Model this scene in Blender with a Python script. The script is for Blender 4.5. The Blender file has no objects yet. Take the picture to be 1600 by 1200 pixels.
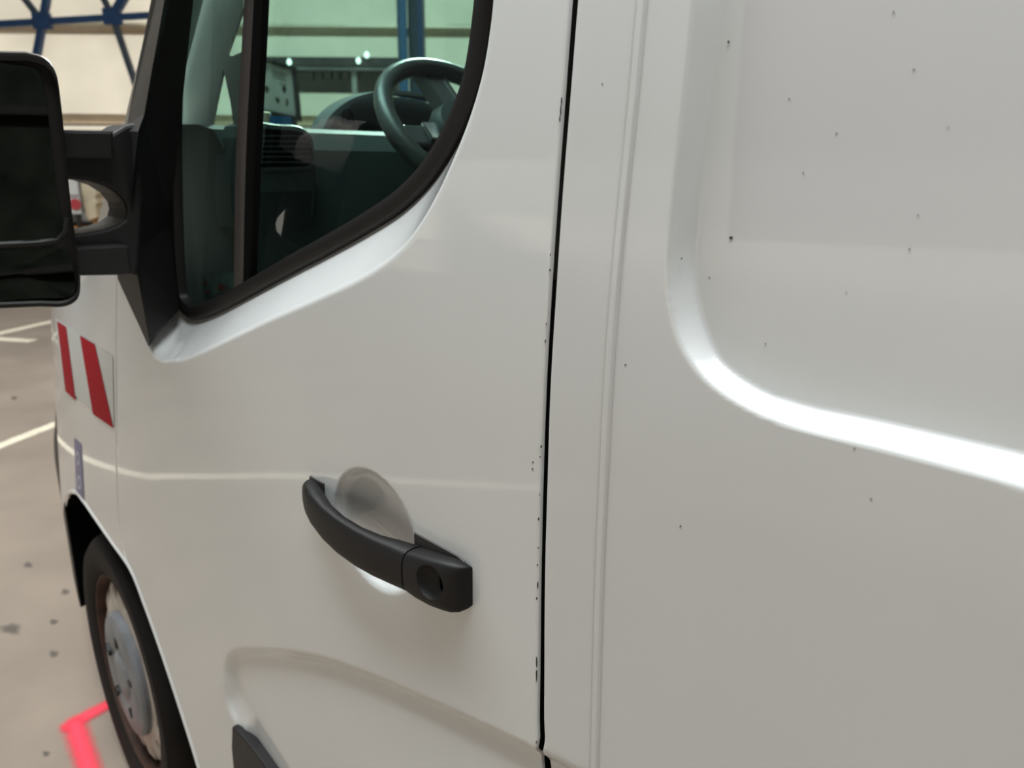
import bpy, bmesh, math, random
import numpy as np
from mathutils import Vector, noise
random.seed(4); rng = np.random.default_rng(4)
C = bpy.context.scene.collection
SC = bpy.context.scene

# ------------------------------------------------------------ camera
PSI, PIT, ROLL = math.radians(43.909), math.radians(15.729), math.radians(.4863)
CAM = np.array([0, -.37381, 1.44828]); FPX = 1219.73
Fw = np.array([-math.cos(PSI)*math.cos(PIT), math.sin(PSI)*math.cos(PIT), -math.sin(PIT)])
R0 = np.array([math.sin(PSI), math.cos(PSI), 0]); U0 = np.cross(R0, Fw)
Rt = math.cos(ROLL)*R0 + math.sin(ROLL)*U0; Up = -math.sin(ROLL)*R0 + math.cos(ROLL)*U0
Fh = np.array([-math.cos(PSI), math.sin(PSI), 0]); Rh = R0
from mathutils import Matrix
cd = bpy.data.cameras.new('camera'); cam = bpy.data.objects.new('camera', cd); C.objects.link(cam)
M4 = Matrix(((Rt[0], Up[0], -Fw[0], CAM[0]), (Rt[1], Up[1], -Fw[1], CAM[1]), (Rt[2], Up[2], -Fw[2], CAM[2]), (0, 0, 0, 1)))
cam.matrix_world = M4
cd.sensor_width = 36; cd.lens = FPX/1600*36; cd.clip_start = .01; cd.clip_end = 300
cd.dof.use_dof = True; cd.dof.focus_distance = .60; cd.dof.aperture_fstop = 9.0
SC.camera = cam

# ------------------------------------------------------------ light
SC.view_settings.view_transform = 'Standard'; SC.view_settings.look = 'None'
SC.view_settings.gamma = 1; SC.view_settings.use_curve_mapping = False
SC.view_settings.exposure = -0.25
w = bpy.data.worlds.new('overcast_sky'); SC.world = w; w.use_nodes = True
nt = w.node_tree; nt.nodes.clear()
tc = nt.nodes.new('ShaderNodeTexCoord'); sx = nt.nodes.new('ShaderNodeSeparateXYZ'); cr = nt.nodes.new('ShaderNodeValToRGB')
bg = nt.nodes.new('ShaderNodeBackground'); out = nt.nodes.new('ShaderNodeOutputWorld')
nt.links.new(tc.outputs['Generated'], sx.inputs[0]); nt.links.new(sx.outputs['Z'], cr.inputs[0])
cr.color_ramp.elements[0].position = 0; cr.color_ramp.elements[0].color = (.16, .16, .163, 1)
cr.color_ramp.elements[1].position = 1; cr.color_ramp.elements[1].color = (.95, 1.0, 1.04, 1)
nt.links.new(cr.outputs[0], bg.inputs[0]); bg.inputs[1].default_value = .15
nt.links.new(bg.outputs[0], out.inputs[0])

al_ = bpy.data.lights.new('roof_light', 'AREA'); rl = bpy.data.objects.new('roof_light', al_); C.objects.link(rl)   # the rooflight strip of the hall
al_.shape = 'RECTANGLE'; al_.size = 10; al_.size_y = 2.4; al_.energy = 1300; al_.color = (.96, 1, 1.0); rl.location = (-1.7, -.8, 7.5)
sl = bpy.data.lights.new('sun', 'SUN'); sun = bpy.data.objects.new('sun', sl); C.objects.link(sun)
sl.energy = 9.8; sl.angle = .05; sl.color = (1, .95, .87)
sun.rotation_euler = Vector((-Fh[0]*math.cos(math.radians(30)), -Fh[1]*math.cos(math.radians(30)), -.5)).to_track_quat('-Z', 'Y').to_euler()
sun.location = tuple(40*Fh+np.array([0, 0, 25]))

# ------------------------------------------------------------ materials
def mat(name, col, rough=.5, metal=0., coat=0., var=.06, vscale=8., bump=0., bscale=60., spec=.5, coatr=.03, rvar=0.):
    m = bpy.data.materials.new(name); m.use_nodes = True; t = m.node_tree; b = t.nodes['Principled BSDF']
    b.inputs['Roughness'].default_value = rough; b.inputs['Metallic'].default_value = metal
    b.inputs['Coat Weight'].default_value = coat; b.inputs['Coat Roughness'].default_value = coatr
    b.inputs['Specular IOR Level'].default_value = spec
    c = t.nodes.new('ShaderNodeTexCoord'); n = t.nodes.new('ShaderNodeTexNoise'); n.inputs['Scale'].default_value = vscale; n.inputs['Detail'].default_value = 4
    r = t.nodes.new('ShaderNodeValToRGB'); t.links.new(c.outputs['Object'], n.inputs['Vector']); t.links.new(n.outputs[0], r.inputs[0])
    r.color_ramp.elements[0].position = .3; r.color_ramp.elements[1].position = .7
    r.color_ramp.elements[0].color = (*[x*(1-var) for x in col], 1); r.color_ramp.elements[1].color = (*[min(1, x*(1+var)) for x in col], 1)
    t.links.new(r.outputs[0], b.inputs['Base Color'])
    if bump:
        n2 = t.nodes.new('ShaderNodeTexNoise'); n2.inputs['Scale'].default_value = bscale; n2.inputs['Detail'].default_value = 3
        bp = t.nodes.new('ShaderNodeBump'); bp.inputs['Strength'].default_value = bump; bp.inputs['Distance'].default_value = .002
        t.links.new(c.outputs['Object'], n2.inputs['Vector']); t.links.new(n2.outputs[0], bp.inputs['Height']); t.links.new(bp.outputs[0], b.inputs['Normal'])
    return m
def glassmat(name, tint, ior=1.5, boost=1.0):
    m = bpy.data.materials.new(name); m.use_nodes = True; t = m.node_tree; t.nodes.clear()
    o = t.nodes.new('ShaderNodeOutputMaterial'); tr = t.nodes.new('ShaderNodeBsdfTransparent'); gl = t.nodes.new('ShaderNodeBsdfGlossy')
    gl.inputs['Roughness'].default_value = .0; gl.inputs['Color'].default_value = (1, 1, 1, 1)
    n = t.nodes.new('ShaderNodeTexNoise'); n.inputs['Scale'].default_value = 3; rr = t.nodes.new('ShaderNodeValToRGB')
    rr.color_ramp.elements[0].color = (*[x*.97 for x in tint], 1); rr.color_ramp.elements[1].color = (*tint, 1)
    t.links.new(n.outputs[0], rr.inputs[0]); t.links.new(rr.outputs[0], tr.inputs['Color'])
    fr = t.nodes.new('ShaderNodeFresnel'); fr.inputs['IOR'].default_value = ior
    ge = t.nodes.new('ShaderNodeNewGeometry'); mu = t.nodes.new('ShaderNodeMath'); mu.operation = 'MULTIPLY'
    inv = t.nodes.new('ShaderNodeMath'); inv.operation = 'SUBTRACT'; inv.inputs[0].default_value = boost
    bf = t.nodes.new('ShaderNodeMath'); bf.operation = 'MULTIPLY'; bf.inputs[1].default_value = boost
    t.links.new(ge.outputs['Backfacing'], bf.inputs[0]); t.links.new(bf.outputs[0], inv.inputs[1])
    t.links.new(fr.outputs[0], mu.inputs[0]); t.links.new(inv.outputs[0], mu.inputs[1])
    mx = t.nodes.new('ShaderNodeMixShader'); t.links.new(mu.outputs[0], mx.inputs[0]); t.links.new(tr.outputs[0], mx.inputs[1]); t.links.new(gl.outputs[0], mx.inputs[2])
    t.links.new(mx.outputs[0], o.inputs[0]); return m
PAINT = mat('white_van_paint', (.685, .71, .708), .45, coat=1.0, var=.015, vscale=5, coatr=.04)
PAINT2 = mat('white_panel_paint', (.645, .665, .665), .5, coat=.8, var=.02, vscale=5, coatr=.12)
BLACK = mat('black_textured_plastic', (.010, .0095, .0095), .5, spec=.3, bump=.25, bscale=900, var=.1)
HANDLE = mat('handle_plastic', (.008, .0076, .0078), .48, spec=.25, bump=.12, bscale=1500, var=.08)
RUBBER = mat('black_rubber', (.010, .009, .009), .5, spec=.3, var=.1)
GREYRUB = mat('grey_trim', (.040, .035, .033), .5, var=.08)
VOID = mat('dark_void', (.006, .006, .006), .9, var=.1, spec=.02)
CHIP = mat('exposed_dark_primer', (.02, .018, .017), .7, var=.3)
RED = mat('red_reflective_film', (.34, .004, .014), .6, spec=.1, coat=.0, var=.05)
SILV = mat('white_reflective_film', (.55, .57, .55), .5, coat=.2, var=.04)
PURP = mat('purple_sticker', (.15, .14, .28), .4, var=.1)
PURL = mat('pale_sticker_print', (.45, .46, .55), .4, var=.1)
TYRE = mat('tyre_rubber', (.012, .010, .009), .8, spec=.25, bump=.3, bscale=200, var=.2)
STEEL = mat('dirty_steel', (.46, .41, .36), .55, var=.25, vscale=14)
RUST = mat('rusty_rim_edge', (.055, .026, .016), .8, var=.4, vscale=25)
CAP = mat('grey_hub_plastic', (.20, .21, .225), .5, var=.2, vscale=18)
MIRROR = mat('mirror_glass', (.75, .78, .78), .0, metal=1.0, var=.01)
DASH = mat('dash_plastic', (.085, .09, .09), .45, var=.06)
DASHD = mat('dark_dash_plastic', (.04, .043, .043), .5, var=.06)
TRIM = mat('cab_trim_grey', (.05, .05, .05), .7, var=.06)
PTRIM = mat('trim_reflection_grey', (.46, .38, .37), .7, var=.05)  # trim colour raised to carry the grey reflection in the quarter glass
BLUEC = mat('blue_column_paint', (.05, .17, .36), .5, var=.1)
CHROME = mat('chrome', (.8, .82, .82), .12, metal=1, var=.02)
WHEELP = mat('steering_wheel_plastic', (.075, .072, .072), .4, var=.05)
GLASS = glassmat('door_glass', (.80, .955, .93), 1.5, 1.4)
WGLASS = glassmat('windscreen_glass', (.86, .965, .93), 1.5, 1.0)
CREAM = mat('beige_cladding', (.80, .785, .73), .75, var=.05, vscale=1.2)
def translucent(m):
    t = m.node_tree; o = t.nodes['Material Output']; p = t.nodes['Principled BSDF']; r = t.nodes['Color Ramp']
    tl = t.nodes.new('ShaderNodeBsdfTranslucent'); mx = t.nodes.new('ShaderNodeMixShader'); mx.inputs[0].default_value = .6
    t.links.new(r.outputs[0], tl.inputs['Color']); t.links.new(p.outputs[0], mx.inputs[1]); t.links.new(tl.outputs[0], mx.inputs[2]); t.links.new(mx.outputs[0], o.inputs[0])
translucent(CREAM)
CREAM2 = mat('beige_flashing', (.66, .59, .49), .75, var=.06)
translucent(CREAM2)
BLUE = mat('blue_steel_paint', (.018, .07, .19), .5, var=.15)
BLUEG = mat('grey_blue_steel', (.06, .085, .12), .6, var=.15)  # greyer blue for some truss bars and the column web
GREYW = mat('grey_wall_sheet', (.36, .36, .35), .8, var=.08, vscale=1)
DARKW = mat('unlit_hall_black', (.004, .005, .004), .95, spec=0., var=.4, vscale=1.5)  # near-black colour stands in for the dark hall interior the mirror reflects
CONC = mat('concrete_block', (.34, .34, .33), .9, var=.12)
DKGREY = mat('dark_grey_sheet', (.16, .15, .14), .8, var=.15)
WHITEP = mat('white_board', (.75, .75, .72), .6, var=.04)
REDP = mat('red_print', (.55, .06, .07), .6, var=.1)
DARKP = mat('dark_print', (.02, .02, .02), .6, var=.1)
CARDM = mat('faded_card', (.10, .10, .095), .7, var=.3, vscale=60)
REDD = mat('dull_red_print', (.18, .02, .02), .6, var=.2)
GREYP = mat('grey_print', (.35, .35, .34), .6, var=.1)
ORANGE = mat('orange_paint', (.52, .22, .05), .6, var=.2)
CANVAS = mat('cream_canvas', (.78, .69, .50), .9, var=.07, bump=.3, bscale=20)
LINEP = mat('worn_line_paint', (.78, .70, .55), .8, var=.14, vscale=22)
BLUEP = mat('blue_bottle_plastic', (.05, .2, .45), .4, var=.1)
# ground: warm worn asphalt/concrete
FLOOR = mat('worn_asphalt', (.262, .21, .168), .85, var=.14, vscale=2.2, bump=.4, bscale=220)
PINK = bpy.data.materials.new('pink_spray_paint'); PINK.use_nodes = True
def _pink():
    t = PINK.node_tree; b = t.nodes['Principled BSDF']; b.inputs['Base Color'].default_value = (.95, .055, .095, 1); b.inputs['Roughness'].default_value = .8
    o = t.nodes['Material Output']; a = t.nodes.new('ShaderNodeAttribute'); a.attribute_name = 'cover'
    c = t.nodes.new('ShaderNodeTexCoord'); n = t.nodes.new('ShaderNodeTexNoise'); n.inputs['Scale'].default_value = 90; n.inputs['Detail'].default_value = 5
    t.links.new(c.outputs['Object'], n.inputs['Vector'])
    ad = t.nodes.new('ShaderNodeMath'); ad.operation = 'MULTIPLY_ADD'; ad.inputs[1].default_value = .30; t.links.new(n.outputs[0], ad.inputs[0])
    su = t.nodes.new('ShaderNodeMath'); su.operation = 'SUBTRACT'; su.inputs[1].default_value = .15; t.links.new(a.outputs['Fac'], su.inputs[0]); t.links.new(su.outputs[0], ad.inputs[2])
    rp = t.nodes.new('ShaderNodeValToRGB'); rp.color_ramp.elements[0].position = .10; rp.color_ramp.elements[1].position = .95
    t.links.new(ad.outputs[0], rp.inputs[0])
    tr = t.nodes.new('ShaderNodeBsdfTransparent'); mx = t.nodes.new('ShaderNodeMixShader')
    t.links.new(rp.outputs[0], mx.inputs[0]); t.links.new(tr.outputs[0], mx.inputs[1]); t.links.new(b.outputs[0], mx.inputs[2]); t.links.new(mx.outputs[0], o.inputs[0])
_pink()

# ------------------------------------------------------------ helpers
def ss(a, b, x):
    t = np.clip((x-a)/(b-a), 0, 1); return t*t*(3-2*t)
def side(x, z):                       # inset of the van flank from the plane y=0
    s = -np.asarray(x, float); z = np.asarray(z, float)
    y = .187*np.maximum(z-1.25, 0)**2 + (.115+.09*np.clip(z-.9, -.3, .5))*np.maximum(s-1.2, 0)**2
    return y + ss(1.25, 1.6, s)*.40*np.maximum(z-1.02, 0)**2
def ray(px, py): return (px-800)/FPX*Rt - (py-600)/FPX*Up + Fw
TS = np.linspace(.2, 3.2, 900)
def on_body(px, py, off=0.):          # first point of the flank (inset by off) on the ray; nearest miss at the silhouette
    r = ray(px, py); r = r/np.linalg.norm(r)
    f = lambda t: CAM[1]+t*r[1]-off-side(CAM[0]+t*r[0], CAM[2]+t*r[2])
    v = f(TS); k = np.argmax(v >= 0)
    if v[k] < 0: return CAM+TS[np.argmax(v)]*r
    a, b = TS[k-1], TS[k]
    for _ in range(30):
        m_ = (a+b)/2
        if f(m_) >= 0: b = m_
        else: a = m_
    return CAM+b*r
def at_y(px, py, y): r = ray(px, py); return CAM + (y-CAM[1])/r[1]*r
def at_x(px, py, x): r = ray(px, py); return CAM + (x-CAM[0])/r[0]*r
def at_z(px, py, z=0.): r = ray(px, py); return CAM + (z-CAM[2])/r[2]*r
def at_d(px, py, d): r = ray(px, py); return CAM + d/(r@Fh)*r         # plane at distance d along the heading
def smooth(pts, n=8, closed=False):
    P = [np.array(p, float) for p in pts]; out = []; N = len(P)
    for i in range(N if closed else N-1):
        p0 = P[i-1] if (closed or i > 0) else 2*P[0]-P[1]; p1 = P[i]; p2 = P[(i+1) % N]
        p3 = P[(i+2) % N] if (closed or i+2 < N) else 2*P[-1]-P[-2]
        for k in range(n):
            t = k/n
            a = (p1-p0); d = p2-p1; b = p3-p2
            l0, l1, l2 = (np.linalg.norm(v)**.5+1e-9 for v in (a, d, b))
            t1 = (d/l1-(p2-p0)/(l0+l1)*1 + a/l0) if False else None
            m1 = l1*(a/l0 - (p2-p0)/(l0+l1) + d/l1); m2 = l1*(d/l1 - (p3-p1)/(l1+l2) + b/l2)
            out.append((2*t**3-3*t**2+1)*p1 + (t**3-2*t**2+t)*m1 + (-2*t**3+3*t**2)*p2 + (t**3-t**2)*m2)
    if not closed: out.append(P[-1])
    return np.array(out)
def body_poly(pts, off=0., n=6, closed=False):
    s = smooth(pts, n, closed) if n > 1 else np.array(pts, float)
    return np.array([on_body(p[0], p[1], off)[[0, 2]] for p in s])
def seg_dist(X, Z, poly, closed=False):
    P = np.asarray(poly); Q = np.roll(P, -1, 0) if closed else P[1:]; P = P if closed else P[:-1]
    best = np.full(X.shape, 1e9)
    for (ax, az), (bx, bz) in zip(P, Q):
        dx, dz = bx-ax, bz-az; l2 = dx*dx+dz*dz+1e-18
        t = np.clip(((X-ax)*dx+(Z-az)*dz)/l2, 0, 1)
        best = np.minimum(best, (X-ax-t*dx)**2+(Z-az-t*dz)**2)
    return np.sqrt(best)
def inside(X, Z, poly):
    r = np.zeros(X.shape, bool); P = np.asarray(poly); n = len(P); j = n-1
    for i in range(n):
        xi, zi = P[i]; xj, zj = P[j]
        if zi != zj: r ^= ((zi > Z) != (zj > Z)) & (X < (xj-xi)*(Z-zi)/(zj-zi)+xi)
        j = i
    return r
def link(name, me, m, parent=None, smoothing=True):
    o = bpy.data.objects.new(name, me); C.objects.link(o)
    if m: me.materials.append(m)
    if parent is not None: o.parent = parent
    if smoothing: me.polygons.foreach_set('use_smooth', [True]*len(me.polygons))
    return o
def mesh(name, V, F, m, parent=None, smoothing=False, angle=None):
    me = bpy.data.meshes.new(name); me.from_pydata([tuple(map(float, v)) for v in V], [], [tuple(map(int, f)) for f in F]); me.update()
    bm = bmesh.new(); bm.from_mesh(me); bmesh.ops.recalc_face_normals(bm, faces=bm.faces)
    if angle:
        for e in bm.edges:
            if len(e.link_faces) == 2 and e.calc_face_angle(0) > math.radians(angle): e.smooth = False
    bm.to_mesh(me); bm.free()
    return link(name, me, m, parent, smoothing or bool(angle))
def box(name, lo, hi, m, parent=None, bev=0.):
    bm = bmesh.new(); bmesh.ops.create_cube(bm, size=1)
    for v in bm.verts: v.co = Vector([lo[i]+(v.co[i]+.5)*(hi[i]-lo[i]) for i in range(3)])
    if bev: bmesh.ops.bevel(bm, geom=bm.edges[:], offset=bev, segments=2, affect='EDGES', profile=.5)
    me = bpy.data.meshes.new(name); bm.to_mesh(me); bm.free(); return link(name, me, m, parent, False)
def obox(name, c, axes, half, m, parent=None, bev=0.):
    bm = bmesh.new(); bmesh.ops.create_cube(bm, size=2)
    c = np.array(c, float)
    for v in bm.verts: v.co = Vector(c + sum(v.co[i]*half[i]*np.array(axes[i], float) for i in range(3)))
    if bev: bmesh.ops.bevel(bm, geom=bm.edges[:], offset=bev, segments=2, affect='EDGES', profile=.5)
    bmesh.ops.recalc_face_normals(bm, faces=bm.faces)
    me = bpy.data.meshes.new(name); bm.to_mesh(me); bm.free(); return link(name, me, m, parent, False)
def loft(name, rings, m, parent=None, cap=True, closed=True, angle=40):
    n = len(rings[0]); V = [p for r in rings for p in r]; F = []
    for i in range(len(rings)-1):
        for j in range(n if closed else n-1):
            k = (j+1) % n; F.append((i*n+j, i*n+k, (i+1)*n+k, (i+1)*n+j))
    if cap and closed: F.append(tuple(range(n))[::-1]); F.append(tuple((len(rings)-1)*n+j for j in range(n)))
    return mesh(name, V, F, m, parent, angle=angle)
def tube(name, path, r, m, parent=None, n=10, up=(0, 0, 1), flat=1.):
    P = [np.array(p, float) for p in path]; rings = []
    for i, p in enumerate(P):
        t = P[min(i+1, len(P)-1)]-P[max(i-1, 0)]; t /= np.linalg.norm(t)
        a = np.cross(t, up); a /= np.linalg.norm(a)+1e-9; b = np.cross(a, t)
        rings.append([p + r*(math.cos(k*2*math.pi/n)*a + flat*math.sin(k*2*math.pi/n)*b) for k in range(n)])
    return loft(name, rings, m, parent)
def prism(name, front, back, m, parent=None, bev=0., seg=2):
    n = len(front); V = list(front)+list(back)
    F = [tuple(range(n)), tuple(range(2*n-1, n-1, -1))]+[(i, (i+1) % n, n+(i+1) % n, n+i) for i in range(n)]
    o = mesh(name, V, F, m, parent)
    if bev:
        bm = bmesh.new(); bm.from_mesh(o.data)
        ed = [e for e in bm.edges if len(e.link_faces) == 2 and (e.verts[0].index < n) and (e.verts[1].index < n)]
        bmesh.ops.bevel(bm, geom=ed, offset=bev, segments=seg, affect='EDGES', profile=.5)
        bmesh.ops.recalc_face_normals(bm, faces=bm.faces); bm.to_mesh(o.data); bm.free()
    return o
def lathe(name, prof, ctr, m, parent=None, n=64, a0=0., a1=2*math.pi, angle=35):
    full = abs(a1-a0-2*math.pi) < 1e-6; k = n if full else n+1; rings = []
    for i in range(k):
        a = a0+(a1-a0)*i/n; rings.append([(ctr[0]+r*math.cos(a), ctr[1]+y, ctr[2]+r*math.sin(a)) for r, y in prof])
    V = [p for r in rings for p in r]; q = len(prof); F = []
    for i in range(n):
        for j in range(q-1):
            i2 = (i+1) % k; F.append((i*q+j, i*q+j+1, i2*q+j+1, i2*q+j))
    return mesh(name, V, F, m, parent, angle=angle)
def grid_mesh(name, X, Y, Z, keep, m, parent=None):
    nv, nu = X.shape; idx = np.arange(nv*nu).reshape(nv, nu)
    q = np.stack([idx[:-1, :-1], idx[:-1, 1:], idx[1:, 1:], idx[1:, :-1]], -1)
    if keep is not None: q = q[keep]
    q = q.reshape(-1, 4); used = np.unique(q); remap = np.full(nv*nu, -1); remap[used] = np.arange(len(used))
    co = np.stack([X, Y, Z], -1).reshape(-1, 3)[used]; q = remap[q]
    me = bpy.data.meshes.new(name); me.vertices.add(len(co)); me.vertices.foreach_set('co', co.ravel())
    me.loops.add(q.size); me.loops.foreach_set('vertex_index', q.ravel().astype(np.int32)); me.polygons.add(len(q))
    me.polygons.foreach_set('loop_start', np.arange(0, q.size, 4, dtype=np.int32)); me.update(calc_edges=True); me.validate()
    return link(name, me, m, parent, True)
def thing(o, label, cat, group=None):
    o['label'] = label; o['category'] = cat
    if group: o['group'] = group
    return o
def empty(name, loc=(0, 0, 0)):
    o = bpy.data.objects.new(name, None); C.objects.link(o); o.location = loc; return o
def struct(o): o['kind'] = 'structure'; return o
def lab(o, l): o['label'] = l; return o
def stuff(o): o['kind'] = 'stuff'; return o

# ------------------------------------------------------------ setting: floor, walls
def quad(name, a, b, c, d, m, parent=None): return mesh(name, [a, b, c, d], [(0, 1, 2, 3)], m, parent)
floor = struct(box('floor', (-40, -25, -.3), (25, 40, 0), FLOOR))
def gline(p0, p1, width, name='painted_line', world=False):
    a, b = (np.array([*p0, 0.]), np.array([*p1, 0.])) if world else (at_z(*p0), at_z(*p1)); t = (b-a)/np.linalg.norm(b-a); s = np.array([-t[1], t[0], 0])*width/2
    n = 24; V = []; F = []
    for i in range(n+1):
        p = a+(b-a)*i/n; j1, j2 = rng.uniform(.88, 1.1, 2)
        for dz in (0., .0025): V += [p+s*j1+[0, 0, dz], p-s*j2+[0, 0, dz]]
    for i in range(n):
        q = i*4; F += [(q+2, q+3, q+7, q+6), (q, q+2, q+6, q+4), (q+3, q+1, q+5, q+7)]
    F += [(0, 1, 3, 2), (n*4, n*4+2, n*4+3, n*4+1)]
    return mesh(name, V, F, LINEP, floor)
LW = [(-5.1, 1.12), (-4.83, .66), (-4.60, .30), (-4.2, -.20), (-3.73, -.73), (-3.2, -1.32), (-2.06, -2.27), (-.9, -3.3)]
for q0, q1 in zip(LW[:-1], LW[1:]): gline(q0, q1, .075, world=True)
gline((-300, 590), (140, 489), .11)
gline((-200, 517), (51, 533), .11)
# background wall, squarely across the heading at about 15 m
WD = 15.
def bw(a, z, d=WD): return np.array([CAM[0], CAM[1], 0]) + d*Fh + a*Rh + np.array([0, 0, z])
wall = struct(obox('wall_front', bw(0, at_d(400, 46, WD)[2], WD+.02), (Rh, Fh, (0, 0, 1)), (22, .002, .10), CREAM))   # the rail the tarpaulin panels hang on
def panel(px0, py0, px1, py1, m, d=WD, th=.06, name='cladding_panel', parent=wall):
    a, b = at_d(px0, py0, d), at_d(px1, py1, d); c = (a+b)/2
    m0, m1 = (at_d(px0, 120, d)-CAM)@Rh, (at_d(px1, 120, d)-CAM)@Rh; hw = (m1-m0)/2; c = c+Rh*((m0+m1)/2-(c-CAM)@Rh); hz = abs(b[2]-a[2])/2
    return obox(name, c+Fh*th/2, (Rh, Fh, (0, 0, 1)), (hw, th/2, hz), m, parent, .012 if th > .03 else 0)
xs = [-700, -580, -455, -330, -205, -82, 74, 230, 388, 545, 700, 858, 1015, 1170, 1330, 1490]
for i in range(len(xs)-1):
    a, b = xs[i]+.05, xs[i+1]-.05
    panel(a, 51, b, 190, CREAM, th=.004); panel(a, -150, b, 40, CREAM, th=.004); panel(a, -560, b, -153, CREAM, th=.004)
panel(-700, 186.6, 1490, 189.2, CREAM2, WD-.03, .02, 'flashing'); panel(-700, 43.5, 1490, 50, CREAM2, WD-.05, .1, 'flashing'); panel(-700, 188.6, 1490, 215, CREAM, WD-.08, .004, 'sill_board')
panel(-700, 214, 1490, 380, DKGREY, WD-.02, .05, 'plinth')
wl = struct(box('wall_left', (-40, -11.2, 0), (3, -11, 3.2), GREYW))
box('reflection_strip', (-40, -11, 0.9), (3, -10.9, 1.75), WHITEP, wl)  # added white board, gives the bright strip reflected in the door glass
box('dark_reflection_panel', (3, -11.2, 0), (25, -11, 3.6), DARKW, wl)  # added near-black stretch that keeps the mirror reflection dark
wr = struct(box('wall_rear', (14, -11, 0), (14.2, 30, 8), DARKW))
for k in range(9): box('girder', (13.8, -9+k*3.2, 0), (14, -8.8+k*3.2, 8), VOID, wr)
for z in (2.2, 4.4): box('girder', (13.75, -11, z), (13.9, 20, z+.14), VOID, wr)

# blue bracing truss in front of the wall
def bar(name, p, q, wdt, m, parent, d=WD-.6):
    a, b = at_d(*p, d), at_d(*q, d); t = (b-a); L = np.linalg.norm(t); t /= L; n = np.cross(t, Fh)
    return obox(name, (a+b)/2, (t, n, Fh), (L/2, wdt/2, wdt/2), m, parent, .006)
for k, dx in enumerate((0, 110, -110)):
    pass
tr = empty('wall_truss', bw(-7, 0, WD-.6)); thing(tr, 'blue painted steel bracing truss with crossing bars on the beige wall above the mirror', 'truss')
tr_off = tr.location.copy(); tr_off[2] = 0; tr.location = tr_off
def trb(p, q, wdt, m=BLUE, name='truss_bar'):
    o = bar(name, p, q, wdt, m, None); o.data.transform(Matrix.Translation(-tr_off)); o.parent = tr; return o
trb((-120, 45), (236, 24), .10, name='truss_rail')
trb((76, -20), (57, 90), .10); trb((34, -8), (66, 33), .085, BLUEG); trb((57, 88), (40, 215), .10)
trb((157, -12), (176, 26), .085, BLUEG); trb((200, -14), (176, 26), .12); trb((176, 26), (214, 138), .085, BLUEG); trb((214, 138), (240, 215), .085, BLUEG)
trb((-60, 40), (-20, -60), .1); trb((-60, 40), (-100, 150), .1)
for p in ((66, 33), (176, 26)):
    c = at_d(*p, WD-.62); obox('gusset_plate', c-np.array(tr_off), (Rh, Fh, (0, 0, 1)), (.15, .05, .13), BLUE, tr, .01)
for px in (-100, 40, 240):
    pt = at_d(px, 215, WD-.6); obox('truss_foot', np.array([pt[0], pt[1], pt[2]/2])-np.array(tr_off), (Rh, Fh, (0, 0, 1)), (.06, .06, pt[2]/2), BLUEG, tr)
BEAD = bpy.data.materials.new('glowing_bead'); BEAD.use_nodes = True  # emissive material of the small bright beads at the canopy
BEAD.node_tree.nodes['Principled BSDF'].inputs['Emission Color'].default_value = (1, .97, .9, 1); BEAD.node_tree.nodes['Principled BSDF'].inputs['Emission Strength'].default_value = 3
# blue column seen through the cab
cl = empty('steel_column', bw(0, 0, 12)); cl_off = np.array(cl.location)
thing(cl, 'blue steel column seen through the cab behind the steering wheel', 'column')
a, b = at_d(625, 120, 12), at_d(664, 120, 12); cc = (a+b)/2; cc[2] = 0
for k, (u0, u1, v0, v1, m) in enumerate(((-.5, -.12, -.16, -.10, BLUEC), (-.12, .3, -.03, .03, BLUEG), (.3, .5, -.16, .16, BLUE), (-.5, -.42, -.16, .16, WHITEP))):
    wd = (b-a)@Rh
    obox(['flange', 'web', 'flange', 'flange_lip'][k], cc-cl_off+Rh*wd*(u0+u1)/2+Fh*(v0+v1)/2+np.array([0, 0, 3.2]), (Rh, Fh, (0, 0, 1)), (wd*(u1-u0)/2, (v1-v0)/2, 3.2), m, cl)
# low grey canopy and block wall behind, seen over the dash
cano = empty('grey_canopy', at_d(540, 100, 13.6)*np.array([1, 1, 0])); co_ = np.array(cano.location)
thing(cano, 'low grey canopy with a drooping awning against the wall left of the blue column', 'canopy')
def cpan(name, px0, py0, px1, py1, d, th, m):
    a, b = at_d(px0, py0, d), at_d(px1, py1, d); c = (a+b)/2
    return obox(name, c+Fh*th/2-co_, (Rh, Fh, (0, 0, 1)), (abs((b-a)@Rh)/2, th/2, abs(a[2]-b[2])/2), m, cano)
cpan('awning_face', 400, 88, 622, 104, 13.4, 1.57, DKGREY)
cpan('awning_rail', 402, 104, 622, 110, 13.3, .2, GREYW)
cpan('screen_panel', 402, 110, 622, 146, 14.3, .1, CONC)
cpan('post', 556, 108, 561, 385, 13.5, .1, WHITEP); cpan('post', 404, 108, 408, 385, 13.5, .1, WHITEP)
for px_, py_ in ((452, 97), (560, 95), (573, 86)):
    c_ = at_d(px_, py_, 13.2)
    loft('bright_bead', [[c_-co_+rr_*(math.cos(k*math.pi/6)*Rh+math.sin(k*math.pi/6)*Fh)+np.array([0, 0, h_]) for k in range(12)] for rr_, h_ in ((.012, .05), (.03, .03), (.038, 0), (.03, -.03), (.008, -.045))], BEAD, cano)
for k in range(6): cpan('slat', 478+k*14, 112, 489+k*14, 124, 14.2, .08, GREYW)

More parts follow.
